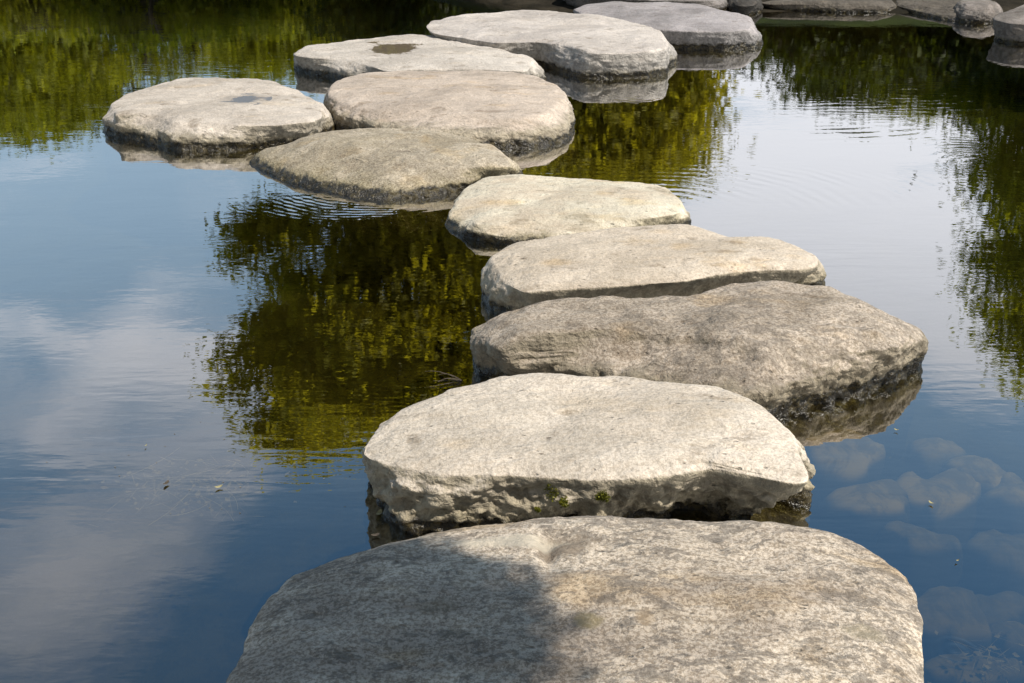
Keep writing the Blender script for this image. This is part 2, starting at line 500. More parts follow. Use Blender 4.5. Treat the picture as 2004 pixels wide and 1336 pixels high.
# 1 nearest
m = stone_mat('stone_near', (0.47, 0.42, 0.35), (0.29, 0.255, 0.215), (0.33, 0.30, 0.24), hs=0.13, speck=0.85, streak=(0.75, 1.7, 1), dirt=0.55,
              lichen=0.6, patches=[
              (*P_(1105, 1068, .20), .085, .07, (0.20, 0.155, 0.11), 0.75, 22),
              (*P_(1005, 1075, .18), .16, .035, (0.56, 0.49, 0.38), 0.7, 8),
              (*P_(860, 1210, .18), .07, .03, (0.22, 0.18, 0.12), 0.35, 14),
              (*P_(1150, 1245, .18), .035, .03, (0.25, 0.20, 0.10), 0.6, 20),
              (*P_(1690, 1250, .18), .06, .03, (0.33, 0.28, 0.18), 0.4, 20),
              (*P_(1260, 1245, .18), .025, .03, (0.30, 0.21, 0.12), 0.5, 20)])
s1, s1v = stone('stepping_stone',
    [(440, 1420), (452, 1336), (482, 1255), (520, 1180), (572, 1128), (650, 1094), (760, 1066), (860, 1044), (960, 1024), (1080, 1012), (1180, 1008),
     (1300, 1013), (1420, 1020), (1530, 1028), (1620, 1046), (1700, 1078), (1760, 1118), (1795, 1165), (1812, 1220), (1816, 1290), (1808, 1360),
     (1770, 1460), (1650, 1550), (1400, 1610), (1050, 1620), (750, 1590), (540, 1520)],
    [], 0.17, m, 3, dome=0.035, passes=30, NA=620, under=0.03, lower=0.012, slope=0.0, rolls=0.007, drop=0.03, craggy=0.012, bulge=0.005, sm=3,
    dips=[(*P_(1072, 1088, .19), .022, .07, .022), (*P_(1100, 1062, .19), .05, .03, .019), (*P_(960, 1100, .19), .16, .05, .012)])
tag(s1, 'largest and nearest stepping stone, speckled brown-grey, its left half in tree shade', 'stepping stone', G)

# 2
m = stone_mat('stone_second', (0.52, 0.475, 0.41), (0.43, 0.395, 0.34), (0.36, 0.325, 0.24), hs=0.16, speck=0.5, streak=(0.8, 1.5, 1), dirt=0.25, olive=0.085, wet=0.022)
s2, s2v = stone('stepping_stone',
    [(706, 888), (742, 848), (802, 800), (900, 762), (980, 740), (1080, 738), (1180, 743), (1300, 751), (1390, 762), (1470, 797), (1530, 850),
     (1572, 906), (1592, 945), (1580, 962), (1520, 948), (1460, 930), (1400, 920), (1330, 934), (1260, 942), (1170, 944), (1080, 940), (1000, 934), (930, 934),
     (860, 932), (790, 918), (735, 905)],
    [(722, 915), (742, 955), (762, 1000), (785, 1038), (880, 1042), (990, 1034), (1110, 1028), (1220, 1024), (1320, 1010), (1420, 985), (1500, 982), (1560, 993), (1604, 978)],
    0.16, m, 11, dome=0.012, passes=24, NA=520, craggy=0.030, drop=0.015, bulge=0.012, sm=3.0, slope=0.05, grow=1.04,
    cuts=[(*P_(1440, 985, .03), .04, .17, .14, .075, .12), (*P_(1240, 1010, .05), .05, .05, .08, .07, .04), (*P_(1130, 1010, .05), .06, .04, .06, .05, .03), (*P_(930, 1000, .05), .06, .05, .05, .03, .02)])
tag(s2, 'pale flat stepping stone with a mossy pitted front edge, just behind the largest nearest one', 'stepping stone', G)

# 3
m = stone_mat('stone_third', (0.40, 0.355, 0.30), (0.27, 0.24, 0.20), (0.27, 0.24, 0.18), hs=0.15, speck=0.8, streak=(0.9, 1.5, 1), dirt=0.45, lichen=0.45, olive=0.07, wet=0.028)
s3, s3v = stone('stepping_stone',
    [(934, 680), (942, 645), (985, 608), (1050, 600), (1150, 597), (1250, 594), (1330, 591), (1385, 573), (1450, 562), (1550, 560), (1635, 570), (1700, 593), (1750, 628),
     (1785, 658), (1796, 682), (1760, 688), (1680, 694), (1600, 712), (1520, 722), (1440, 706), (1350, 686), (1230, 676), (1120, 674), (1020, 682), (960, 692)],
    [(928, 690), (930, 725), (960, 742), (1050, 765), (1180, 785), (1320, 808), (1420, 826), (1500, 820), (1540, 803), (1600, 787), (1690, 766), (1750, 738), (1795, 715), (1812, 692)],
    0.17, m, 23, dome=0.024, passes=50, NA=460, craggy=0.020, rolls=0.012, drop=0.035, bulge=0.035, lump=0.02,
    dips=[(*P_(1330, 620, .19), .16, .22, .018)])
tag(s3, 'long brown-grey rough stepping stone with a pointed right end, third from the front', 'stepping stone', G)

# 4
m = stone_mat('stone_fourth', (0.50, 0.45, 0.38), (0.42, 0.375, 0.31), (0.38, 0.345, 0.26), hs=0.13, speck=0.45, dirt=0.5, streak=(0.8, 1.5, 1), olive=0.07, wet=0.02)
s4, s4v = stone('stepping_stone',
    [(955, 545), (962, 505), (1000, 476), (1074, 463), (1199, 449), (1264, 443), (1349, 443), (1399, 456), (1434, 466), (1499, 467), (1563, 483), (1598, 501), (1612, 525),
     (1590, 532), (1500, 535), (1430, 545), (1360, 560), (1280, 566), (1199, 572), (1060, 580), (990, 585), (962, 570)],
    [(944, 560), (950, 592), (968, 614), (1010, 624), (1100, 622), (1224, 606), (1300, 598), (1359, 590), (1450, 582), (1563, 572), (1618, 570), (1628, 556)],
    0.13, m, 37, dome=0.018, passes=28, NA=420, craggy=0.014, drop=0.015, lump=0.012)
tag(s4, 'cream stepping stone with a scooped back edge and smooth top, fourth from the front', 'stepping stone', G)

# 5
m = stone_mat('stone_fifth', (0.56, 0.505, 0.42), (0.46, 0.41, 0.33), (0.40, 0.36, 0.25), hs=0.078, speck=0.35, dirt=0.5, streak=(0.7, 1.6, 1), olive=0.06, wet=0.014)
s5, s5v = stone('stepping_stone',
    [(884, 400), (908, 370), (950, 350), (1000, 346), (1100, 347), (1200, 351), (1280, 358), (1308, 366), (1332, 392), (1347, 412), (1346, 425), (1300, 432), (1200, 436),
     (1100, 440), (1010, 446), (940, 448), (900, 442), (912, 418)],
    [(878, 405), (900, 420), (868, 442), (905, 463), (950, 476), (1000, 482), (1100, 480), (1200, 468), (1300, 450), (1345, 443), (1358, 432)],
    0.075, m, 41, dome=0.012, passes=24, NA=380, craggy=0.012, drop=0.01, sm=1.5)
tag(s5, 'low creamy stepping stone notched at its left end, with a dark mossy right corner', 'stepping stone', G)

# 6
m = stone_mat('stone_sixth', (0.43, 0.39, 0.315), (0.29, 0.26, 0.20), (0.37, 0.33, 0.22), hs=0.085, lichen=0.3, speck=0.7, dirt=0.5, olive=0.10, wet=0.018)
s6, s6v = stone('stepping_stone',
    [(560, 287), (605, 267), (655, 254), (750, 253), (850, 261), (925, 273), (965, 290), (1008, 316), (1040, 334), (960, 334), (880, 336), (800, 338), (720, 332), (650, 322), (590, 305)],
    [(488, 305), (500, 330), (560, 355), (620, 372), (700, 388), (760, 392), (850, 384), (900, 374), (960, 358), (1048, 343)],
    0.10, m, 53, dome=0.03, passes=30, NA=380, craggy=0.018, drop=0.014, bulge=0.0, lump=0.02)
tag(s6, 'domed olive-grey stepping stone sloping into the water at its left', 'stepping stone', G)

# 7
m = stone_mat('stone_seventh', (0.47, 0.415, 0.36), (0.38, 0.335, 0.29), (0.36, 0.325, 0.25), hs=0.14, lichen=0.12, speck=0.45, dirt=0.4, streak=(0.7, 1.8, 1), olive=0.06, wet=0.022)
s7, s7v = stone('stepping_stone',
    [(642, 188), (648, 165), (672, 151), (750, 143), (825, 139), (950, 139), (1002, 143), (1052, 151), (1092, 168), (1110, 181), (1121, 203), (1100, 228), (1040, 240),
     (980, 240), (920, 232), (860, 224), (800, 222), (730, 222), (675, 214), (650, 204)],
    [(642, 226), (660, 252), (750, 277), (850, 290), (930, 293), (1002, 291), (1052, 288), (1105, 276), (1120, 256)],
    0.14, m, 61, dome=0.012, passes=24, NA=380, craggy=0.020, drop=0.012)
tag(s7, 'broad pinkish-tan stepping stone with a ragged front edge, right of the leftmost one', 'stepping stone', G)

# 8
d8 = P_(478, 199, .125)
m = stone_mat('stone_eighth', (0.49, 0.455, 0.41), (0.40, 0.37, 0.33), (0.40, 0.365, 0.29), hs=0.125, lichen=0.15, speck=0.4, dirt=0.3, streak=(0.7, 1.7, 1), olive=0.085, wet=0.022,
              patches=[(d8[0], d8[1], .14, .16, (0.22, 0.20, 0.18), .5, 10)])
s8, s8v = stone('stepping_stone',
    [(200, 232), (225, 202), (250, 187), (300, 170), (350, 156), (425, 152), (500, 154), (540, 162), (575, 177), (625, 202), (654, 232), (630, 243), (560, 250),
     (480, 250), (400, 246), (330, 244), (290, 228), (240, 226)],
    [(195, 256), (240, 268), (300, 282), (350, 294), (450, 294), (550, 284), (610, 272), (660, 252)],
    0.125, m, 71, grow=1.035, dome=0.008, passes=24, NA=380, craggy=0.014, drop=0.010, dips=[(d8[0], d8[1], .11, .13, .010)])
tag(s8, 'leftmost stepping stone, light grey with a small dark puddle on its flat top', 'stepping stone', G)

# 9
d9 = P_(770, 99, .12)
m = stone_mat('stone_ninth', (0.49, 0.465, 0.43), (0.40, 0.38, 0.35), (0.36, 0.34, 0.30), hs=0.12, speck=0.5, dirt=0.2, streak=(0.7, 1.6, 1), olive=0.05, wet=0.02,
              patches=[(d9[0], d9[1], .24, .30, (0.24, 0.21, 0.18), .5, 8)])
d9 = P_(770, 99, .12)
s9, s9v = stone('stepping_stone',
    [(570, 108), (600, 87), (640, 84), (700, 76), (800, 68), (875, 67), (925, 76), (975, 91), (1002, 105), (1057, 114), (1073, 132), (1060, 146), (1000, 142),
     (900, 138), (800, 141), (745, 145), (700, 130), (640, 116), (590, 113)],
    [(567, 130), (600, 142), (650, 153), (700, 162), (800, 172), (950, 172), (1078, 162)],
    0.12, m, 83, dome=0.006, passes=24, NA=360, craggy=0.014, drop=0.010, dips=[(d9[0], d9[1], .20, .24, .012)])
tag(s9, 'pale grey stepping stone with a wide shallow puddle on its flat top', 'stepping stone', G)

# 10
m = stone_mat('stone_tenth', (0.50, 0.475, 0.45), (0.41, 0.39, 0.375), (0.36, 0.35, 0.33), hs=0.17, lichen=0.12, speck=0.45, dirt=0.1, streak=(0.7, 1.6, 1), olive=0.07, wet=0.022)
s10, s10v = stone('stepping_stone',
    [(838, 52), (848, 40), (900, 31), (975, 24), (1002, 21), (1077, 23), (1177, 31), (1252, 46), (1302, 66), (1332, 88), (1330, 98), (1290, 104), (1220, 108), (1158, 108),
     (1110, 90), (1050, 84), (960, 86), (890, 76), (850, 66)],
    [(838, 62), (870, 84), (950, 105), (1077, 132), (1112, 147), (1152, 155), (1252, 140), (1342, 119)],
    0.17, m, 97, grow=1.035, dome=0.006, passes=24, NA=360, craggy=0.012, drop=0.012)
tag(s10, 'big blocky pale grey stepping stone with dark waterline near far end', 'stepping stone', G)

# 11
m = stone_mat('stone_eleventh', (0.32, 0.31, 0.325), (0.23, 0.225, 0.235), (0.27, 0.265, 0.265), hs=0.14, speck=0.5, dirt=0.05, olive=0.03, wet=0.028)  # bluish stone colour, darkened further to paint in its partial shade
s11, s11v = stone('stepping_stone',
    [(1118, 20), (1142, 11), (1202, 5), (1302, 5), (1377, 12), (1427, 26), (1467, 34), (1490, 46), (1493, 60), (1440, 66), (1360, 66), (1280, 62), (1180, 48)],
    [(1118, 40), (1250, 92), (1342, 97), (1427, 96), (1480, 94), (1496, 84)],
    0.15, m, 103, dome=0.012, passes=30, NA=320, craggy=0.010, drop=0.02)
tag(s11, 'bluish-grey rounded stepping stone behind the big blocky pale one, two from the far end', 'stepping stone', G)

# 12
m = stone_mat('stone_twelfth', (0.20, 0.19, 0.19), (0.13, 0.125, 0.12), (0.12, 0.115, 0.11), hs=0.12, speck=0.5, dirt=0.05, olive=0.03, wet=0.02)  # stone colour darkened in place of tree shade
s12, _ = stone('stepping_stone',
    [(1085, -12), (1120, -24), (1200, -32), (1300, -32), (1380, -26), (1418, -12), (1424, 0), (1380, 4), (1280, 4), (1180, 0), (1110, -4)],
    [(1082, 6), (1180, 22), (1300, 28), (1400, 28), (1428, 20)],
    0.13, m, 113, dome=0.01, passes=28, NA=240, craggy=0.010)
tag(s12, 'farthest stepping stone, grey, mostly cut off by the top edge of the photo', 'stepping stone', G)

# bank rocks
m = stone_mat('bank_rock_grey', (0.27, 0.25, 0.24), (0.16, 0.15, 0.14), (0.17, 0.16, 0.15), speck=0.5, dirt=0.2, olive=0.03, wet=0.01)
br, _ = stone('bank_rock', [(1926, 40), (1950, 30), (2000, 12), (2060, 5), (2140, 12), (2170, 34), (2120, 48), (2040, 52), (1970, 50)],
    [(1922, 48), (1960, 56), (2004, 66), (2080, 72), (2150, 66)], 0.16, m, 127, dome=0.05, passes=10, NA=240)
tag(br, 'grey rock sloping into the water at the top right edge of the photo', 'rock')
br2, _ = stone('bank_rock', [(1872, 6), (1885, 0), (1930, 0), (1955, 8), (1960, 14), (1930, 20), (1885, 18)],
    [(1868, 26), (1900, 30), (1950, 30), (1966, 24)], 0.12, m, 131, dome=0.01, passes=24, NA=200)
tag(br2, 'small flat-topped rock on the far bank ledge beside the larger sloping one', 'rock')
m = stone_mat('ledge_rock', (0.17, 0.155, 0.135), (0.10, 0.09, 0.08), (0.11, 0.10, 0.085), speck=0.6, dirt=0.3, olive=0.03, wet=0.006)
lg1, _ = stone('bank_ledge', [(1480, 6), (1560, -2), (1680, -4), (1745, 0), (1752, 8), (1740, 14), (1650, 13), (1560, 10), (1500, 10)],
    [(1476, 17), (1560, 21), (1660, 25), (1738, 25), (1756, 18)], 0.07, m, 137, dome=0.005, passes=4, NA=240)
tag(lg1, 'long low stone ledge along the far waterline right of the stepping stones', 'ledge')
lg2, _ = stone('bank_ledge', [(1752, 2), (1800, -4), (1900, 0), (1935, 20), (1930, 32), (1880, 30), (1820, 22), (1770, 12)],
    [(1748, 16), (1800, 30), (1860, 41), (1920, 45), (1938, 40)], 0.06, m, 139, dome=0.005, passes=4, NA=240)
tag(lg2, 'brownish stone ledge dipping toward the water below the small flat-topped rock', 'ledge')
m = stone_mat('dark_bank_rock', (0.09, 0.085, 0.08), (0.04, 0.038, 0.035), (0.05, 0.048, 0.045), speck=0.5, dirt=0.3, olive=0.02, wet=0.006)
lg3, _ = stone('bank_rock', [(1425, -6), (1445, -18), (1478, -14), (1490, 2), (1480, 14), (1440, 16)],
    [(1424, 22), (1450, 32), (1484, 24)], 0.10, m, 149, dome=0.02, passes=6, NA=160)
tag(lg3, 'dark shaded rock in the gap between the stepping stones and the far ledge', 'rock')

# sunken stones
msub = []
for k, (a, b) in enumerate((((0.29, 0.22, 0.10), (0.13, 0.10, 0.045)), ((0.14, 0.11, 0.05), (0.07, 0.055, 0.025)))):
    mm, t, out = new_mat('sunken_stone_%s' % ('pale' if k == 0 else 'dull'))
    tc = t.new('ShaderNodeTexCoord').outputs['Object']
    geo = t.new('ShaderNodeNewGeometry'); sp = t.new('ShaderNodeSeparateXYZ'); t.put(sp.inputs[0], geo.outputs['Position'])
    c = t.mix(t.step(t.noise(tc, 6, 6, 0.74, 0.8), 0.41, 0.57), b, a)
    so_ = t.new('ShaderNodeSeparateXYZ'); t.put(so_.inputs[0], tc)
    c = t.mix(t.step(so_.outputs['Z'], -0.004, -0.032), c, (0.014, 0.012, 0.006))  # sides darkened downward, painting in the light lost to murk
    p = t.new('ShaderNodeBsdfPrincipled'); p.inputs['Roughness'].default_value = 0.9
    t.put(p.inputs['Base Color'], c); t.put(out.inputs[0], p.outputs[0])
    msub.append(mm)

def sunken(px, py, wpx, hpx, ztop, k, seed, label, rot=0):
    rs = np.random.RandomState(seed)
    a = np.linspace(0, 2 * math.pi, 160, endpoint=False)
    rr = 1 + 0.17 * np.cos(2 * a + rs.rand() * 6) + 0.13 * np.cos(3 * a + rs.rand() * 6) + 0.06 * np.cos(5 * a + rs.rand() * 6) + .03 * np.cos(8 * a + rs.rand() * 6)
    c = at(px, py, ztop)
    ex = abs(at(px + wpx / 2, py, ztop)[0] - c[0]); ey = abs(at(px, py - hpx / 2, ztop)[1] - c[1])
    rows = []
    for f, dz in ((0, .0), (.25, .0), (.5, -.002), (.7, -.005), (.82, -.012), (.92, -.03), (.98, -.06), (1.0, -.12), (.96, -.2), (.85, -.35)):
        x = ex * rr * f * np.cos(a); y = ey * rr * f * np.sin(a)
        cr, sr = math.cos(rot), math.sin(rot)
        rows.append(np.stack([x * cr - y * sr, x * sr + y * cr, np.full(160, dz)], 1))
    P = np.array(rows); NP = len(P)
    F = P.reshape(-1, 3); n = fbm(F, 4, 4, seed)
    F = F + np.stack([n * .045, n * .035, n * .022], 1)
    P = F.reshape(NP, 160, 3); P[0] = P[0].mean(0)
    V = np.vstack([P[0, :1], P[1:].reshape(-1, 3)])
    i = np.arange(NP - 2)[:, None] * 160; j = np.arange(160)[None, :]; jn = (j + 1) % 160
    Q = np.stack([1 + i + j, 1 + i + 160 + j, 1 + i + 160 + jn, 1 + i + jn], -1).reshape(-1, 4)
    T = np.stack([np.zeros(160, int), 1 + np.arange(160), 1 + (np.arange(160) + 1) % 160], -1)
    o = make_mesh('sunken_stone', V, Q, msub[k], loc=(c[0], c[1], ztop), tris=T)
    tag(o, label, 'sunken stone', 'stones lying under the water')
    return o

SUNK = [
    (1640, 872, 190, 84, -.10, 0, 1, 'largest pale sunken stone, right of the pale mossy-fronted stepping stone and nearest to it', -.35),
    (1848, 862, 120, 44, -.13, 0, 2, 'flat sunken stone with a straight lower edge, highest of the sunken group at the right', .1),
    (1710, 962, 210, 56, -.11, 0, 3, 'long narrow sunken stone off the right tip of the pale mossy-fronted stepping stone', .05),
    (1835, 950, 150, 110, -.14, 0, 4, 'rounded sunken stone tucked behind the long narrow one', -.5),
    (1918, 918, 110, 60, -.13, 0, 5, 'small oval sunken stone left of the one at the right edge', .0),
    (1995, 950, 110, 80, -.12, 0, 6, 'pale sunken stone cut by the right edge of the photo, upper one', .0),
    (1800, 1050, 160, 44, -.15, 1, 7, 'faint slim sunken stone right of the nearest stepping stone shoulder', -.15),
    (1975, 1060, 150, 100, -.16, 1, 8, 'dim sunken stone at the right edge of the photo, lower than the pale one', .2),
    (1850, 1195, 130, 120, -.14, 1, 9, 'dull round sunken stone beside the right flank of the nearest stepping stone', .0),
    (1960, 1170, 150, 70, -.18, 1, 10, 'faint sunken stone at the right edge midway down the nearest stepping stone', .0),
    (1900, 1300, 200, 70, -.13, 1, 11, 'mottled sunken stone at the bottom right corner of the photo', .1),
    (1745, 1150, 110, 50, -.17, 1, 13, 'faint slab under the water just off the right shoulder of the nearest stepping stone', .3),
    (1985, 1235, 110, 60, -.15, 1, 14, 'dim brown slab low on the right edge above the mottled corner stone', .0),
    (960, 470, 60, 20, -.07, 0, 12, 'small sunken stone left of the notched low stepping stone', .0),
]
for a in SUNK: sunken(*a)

# ------------------------------------------------------------------ puddles, from the real surface level in the hollow
def puddle(vs, d, rx, ry, rise, label):
    q = ((vs[:, 0] - d[0]) / rx) ** 2 + ((vs[:, 1] - d[1]) / ry) ** 2
    near = vs[(q < 0.35) & (vs[:, 2] > 0.04)]
    z0 = np.percentile(near[:, 2], 4) + rise
    a = np.linspace(0, 2 * math.pi, 72, endpoint=False)
    rr = 1 + 0 * a
    rows = [np.stack([rx * f * rr * np.cos(a), ry * f * rr * np.sin(a), 0 * a], 1) for f in (0.5, 1.0)]
    V = np.vstack([[[0, 0, 0]], rows[0], rows[1]])
    j = np.arange(72); jn = (j + 1) % 72
    o = make_mesh('puddle', V, np.stack([1 + j, 73 + j, 73 + jn, 1 + jn], -1), MPUD, loc=(d[0], d[1], z0), tris=np.stack([0 * j, 1 + j, 1 + jn], -1))
    tag(o, label, 'puddle')
mp, t, out = new_mat('puddle_water')
g = t.new('ShaderNodeBsdfGlossy'); g.inputs['Roughness'].default_value = 0.03
tr = t.new('ShaderNodeBsdfTransparent'); tr.inputs['Color'].default_value = (0.62, 0.58, 0.54, 1)
lw = t.new('ShaderNodeLayerWeight'); lw.inputs['Blend'].default_value = 0.35
mx = t.new('ShaderNodeMixShader'); t.put(mx.inputs[0], t.math('MULTIPLY', lw.outputs['Facing'], 0.45)); t.put(mx.inputs[1], tr.outputs[0]); t.put(mx.inputs[2], g.outputs[0])
t.put(out.inputs[0], mx.outputs[0]); MPUD = mp
puddle(s8v, d8, .16, .18, .0045, 'small dark puddle lying in a hollow of the leftmost stepping stone')
puddle(s9v, d9, .30, .36, .006, 'wide shallow brown puddle on the pale grey far stepping stone')

# ------------------------------------------------------------------ moss tufts on the second stone
MMOSS = leaf_mat('moss', (0.09, 0.10, 0.01), (0.20, 0.20, 0.02), (0.34, 0.33, 0.04), 0.3)
def moss(parent, vs, places, seed, n=900, label=None):
    rs = np.random.RandomState(seed)
    V = []; Qs = []; A = []
    for (px, py, z, rad) in places:
        c = at(px, py, z)
        d = np.linalg.norm(vs - c, axis=1)
        idx = np.where(d < rad)[0]
        if len(idx) == 0: continue
        pick = rs.choice(idx, n)
        for p in vs[pick]:
            if rs.rand() < (np.linalg.norm(p - c) / rad) ** 2: continue
            p = p + rs.normal(0, .002, 3)
            u = rs.normal(size=3); u /= np.linalg.norm(u); w = np.cross(u, rs.normal(size=3)); w /= np.linalg.norm(w)
            s = rs.uniform(.002, .0045)
            b = len(V)
            V += [p - u * s, p + w * s * .5, p + u * s, p - w * s * .5]; Qs.append((b, b + 1, b + 2, b + 3)); A += [rs.rand()] * 4
    if V:
        V = np.array(V) - np.array(parent.location)
        o = make_mesh('moss', V, Qs, MMOSS, parent=parent, smooth=False, attr=A)
        if label: o['label'] = label
moss(s2, s2v, [(1040, 972, .125, .03), (1075, 970, .125, .03), (1010, 985, .11, .028), (1100, 985, .11, .022), (940, 985, .12, .02), (1180, 975, .12, .02), (1045, 1005, .08, .03)], 5, 1300, 'yellow-green moss on the front edge')

# ------------------------------------------------------------------ floating bits
MSTRAW = plain_mat('dry_straw', (0.30, 0.25, 0.16), (0.50, 0.44, 0.32), 40)
MTWIG = plain_mat('dark_twig', (0.06, 0.045, 0.03), (0.14, 0.11, 0.08), 40)
MDLEAF = plain_mat('fallen_leaf', (0.35, 0.30, 0.12), (0.50, 0.44, 0.26), 30)
def tube(pts, rad, n=5):
    pts = np.asarray(pts, float); rad = np.asarray(rad, float)
    T = np.gradient(pts, axis=0); T /= np.linalg.norm(T, axis=1)[:, None] + 1e-9
    up = np.array([0, 0, 1.0]) if abs(T[0, 2]) < .8 else np.array([1.0, 0, 0])
    A = np.cross(T, up); A /= np.linalg.norm(A, axis=1)[:, None] + 1e-9
    B = np.cross(T, A)
    a = np.linspace(0, 2 * math.pi, n, endpoint=False)
    V = (pts[:, None] + rad[:, None, None] * (np.cos(a)[None, :, None] * A[:, None] + np.sin(a)[None, :, None] * B[:, None])).reshape(-1, 3)
    m_ = len(pts); i = np.arange(m_ - 1)[:, None] * n; j = np.arange(n)[None]; jn = (j + 1) % n
    return V, np.stack([i + j, i + n + j, i + n + jn, i + jn], -1).reshape(-1, 4)
def joined(parts):
    V = []; Q = []; b = 0
    for v, q in parts: V.append(v); Q.append(q + b); b += len(v)
    return np.vstack(V), np.vstack(Q)

rs = np.random.RandomState(4)
straws = [(300, 905, .9), (330, 960, 2.6), (372, 925, 0.3), (395, 900, 2.9), (430, 985, 2.4), (470, 905, 2.5), (345, 985, 1.2), (410, 950, 0.1), (365, 1000, 0.4), (455, 965, 2.2)]
for (px, py, a) in straws:
    c = at(px, py, 0.001); L = rs.uniform(.04, .10)
    s = np.linspace(-1, 1, 7)
    pts = np.stack([np.cos(a) * L * s - np.sin(a) * .015 * s * s, np.sin(a) * L * s + np.cos(a) * .015 * s * s, -0.006 + 0.004 * s], 1)
    V, Q = tube(pts, np.full(7, 0.00055), 4)
    o = make_mesh('floating_straw', V, Q, MSTRAW, loc=tuple(c))
    tag(o, 'thin pale straw in the tangle floating on the cloud reflection at the left', 'straw', 'straws floating in a tangle')
def leaf_obj(px, py, L, rot, label, mat=MDLEAF):
    c = at(px, py, 0.003)
    s = np.linspace(-1, 1, 9); w = np.sqrt(np.clip(1 - s * s, 0, 1)) * .42
    V = []
    for si, wi in zip(s, w):
        for k in (-1, 0, 1):
            x, y = si * L, k * wi * L
            V.append((x * math.cos(rot) - y * math.sin(rot), x * math.sin(rot) + y * math.cos(rot), .002 + .12 * L * abs(k) * wi + .004 * si * si))
    Q = [(3 * i + k, 3 * i + 3 + k, 3 * i + 4 + k, 3 * i + 1 + k) for i in range(8) for k in (0, 1)]
    o = make_mesh('fallen_leaf', V, Q, mat, loc=tuple(c))
    tag(o, label, 'leaf')
leaf_obj(428, 954, .011, .5, 'pale yellow fallen leaf floating at the right end of the straw tangle')
leaf_obj(325, 947, .012, 1.2, 'brown curled fallen leaf floating inside the straw tangle', MTWIG)
leaf_obj(1754, 842, .007, 2.6, 'tiny white leaf fragment on the water above the sunken stones')
leaf_obj(1822, 985, .008, 2.2, 'slim pale leaf fragment on the water right of the long sunken stone')
leaf_obj(1873, 1098, .005, 0.2, 'tiny pale speck of leaf right of the nearest stepping stone')
leaf_obj(285, 873, .005, 0.9, 'small pale leaf fragment above the straw tangle')
leaf_obj(742, 1005, .014, 1.3, 'ochre fallen leaf stuck at the left foot of the pale mossy-fronted stepping stone')
leaf_obj(735, 1048, .012, 0.3, 'dark olive leaf floating off the left shoulder of the nearest stepping stone', MTWIG)
MLIT = plain_mat('drowned_litter', (0.10, 0.08, 0.05), (0.24, 0.20, 0.14), 25)
def litter(cx, cy, sx, sy, n, z, seed, label):
    rs = np.random.RandomState(seed); V = []; Q = []
    for k in range(n):
        c = at(cx + rs.normal(0, sx), cy + rs.normal(0, sy), max(.001, 0) if z > 0 else z + rs.uniform(-.02, .02)); a = rs.rand() * 6.3
        L, w_ = (rs.uniform(.002, .004), rs.uniform(.001, .002)) if z > 0 else (rs.uniform(.02, .06), rs.uniform(.0007, .0014)) if rs.rand() < .45 else (rs.uniform(.004, .014), rs.uniform(.003, .008))
        u = np.array([math.cos(a), math.sin(a), rs.uniform(-.15, .15) * (z < 0)]) * L; w2 = np.array([-math.sin(a), math.cos(a), rs.uniform(-.4, .4) * (z < 0)]) * w_
        b = len(V); V += [c - u, c + w2, c + u, c - w2]; Q.append((b, b + 1, b + 2, b + 3))
    o = make_mesh('submerged_litter', V, Q, MLIT, smooth=False); tag(o, label, 'leaf litter', kind='stuff')
litter(370, 950, 75, 28, 260, -.06, 3, 'pale drowned leaf and straw litter under the surface at the left')
litter(420, 930, 150, 60, 34, .021, 8, 'tiny pale specks floating around the drowned litter at the left')
litter(1930, 1290, 60, 30, 70, -.10, 4, 'pale drowned litter between the sunken stones at the bottom right')
# bare twig leaning out left of stone three
c = at(905, 745, 0)
par = []
for k in range(6):
    a = math.pi - .5 + k * .28 + rs.uniform(-.1, .1); L = rs.uniform(.05, .12)
    s = np.linspace(0, 1, 6)
    pts = np.stack([np.cos(a) * L * s, np.sin(a) * L * s * .7, -.004 + .03 * np.sin(s * 2) * (k % 2) + .004], 1)
    par.append(tube(pts, np.linspace(.0014, .0006, 6), 4))
V, Q = joined(par)
o = make_mesh('twig', V, Q, MTWIG, loc=tuple(c)); tag(o, 'dark branching twig in the water left of the long brown-grey stepping stone', 'twig')

# ------------------------------------------------------------------ ground and water
def bank_height(X, Y):
    n = fbm(np.stack([X, Y, 0 * X], 1), 0.35, 3, 3) * 0.7
    far = 10.85 + 0.0 * X + np.where(X < 0.3, sstep(X, 0.6, -2.5) * 4.2, 0) + n * 0.3 + sstep(X, 1.2, 3.0) * 0.15
    near = -0.7 + n * .3
    left = -9.0 + n; right = 7.5 + n
    d = np.minimum(np.minimum(far - Y, Y - near), np.minimum(X - left, right - X))    # >0 inside the pond
    z = np.where(d > 0, -0.55 * sstep(d, 0, 0.9), 0.45 * sstep(-d, 0, 2.2)) + 0.02
    z += np.where(d < -2, n * 0.12, 0) + np.where(d > .3, fbm(np.stack([X, Y, 0 * X], 1), 2.5, 3, 9) * .05, 0)
    return z
def axis(lo, hi, dense_lo, dense_hi, st):
    mid = list(np.arange(dense_lo, dense_hi + 1e-6, st))
    a = []; v = dense_lo; s = st
    while v > lo: s *= 1.25; v -= s; a.append(v)
    b = []; v = dense_hi; s = st
    while v < hi: s *= 1.25; v += s; b.append(v)
    return np.array(a[::-1] + mid + b)
gx = axis(-600, 600, -11, 10, .12); gy = axis(-600, 600, -3, 17, .12)
GX, GY = np.meshgrid(gx, gy)
GZ = bank_height(GX.ravel(), GY.ravel())
V = np.stack([GX.ravel(), GY.ravel(), GZ], 1)
nx, ny = len(gx), len(gy)
i = np.arange(ny - 1)[:, None] * nx; j = np.arange(nx - 1)[None]
Q = np.stack([i + j, i + j + 1, i + nx + j + 1, i + nx + j], -1).reshape(-1, 4)
gr = make_mesh('ground', V, Q, ground_mat()); tag(gr, kind='structure')

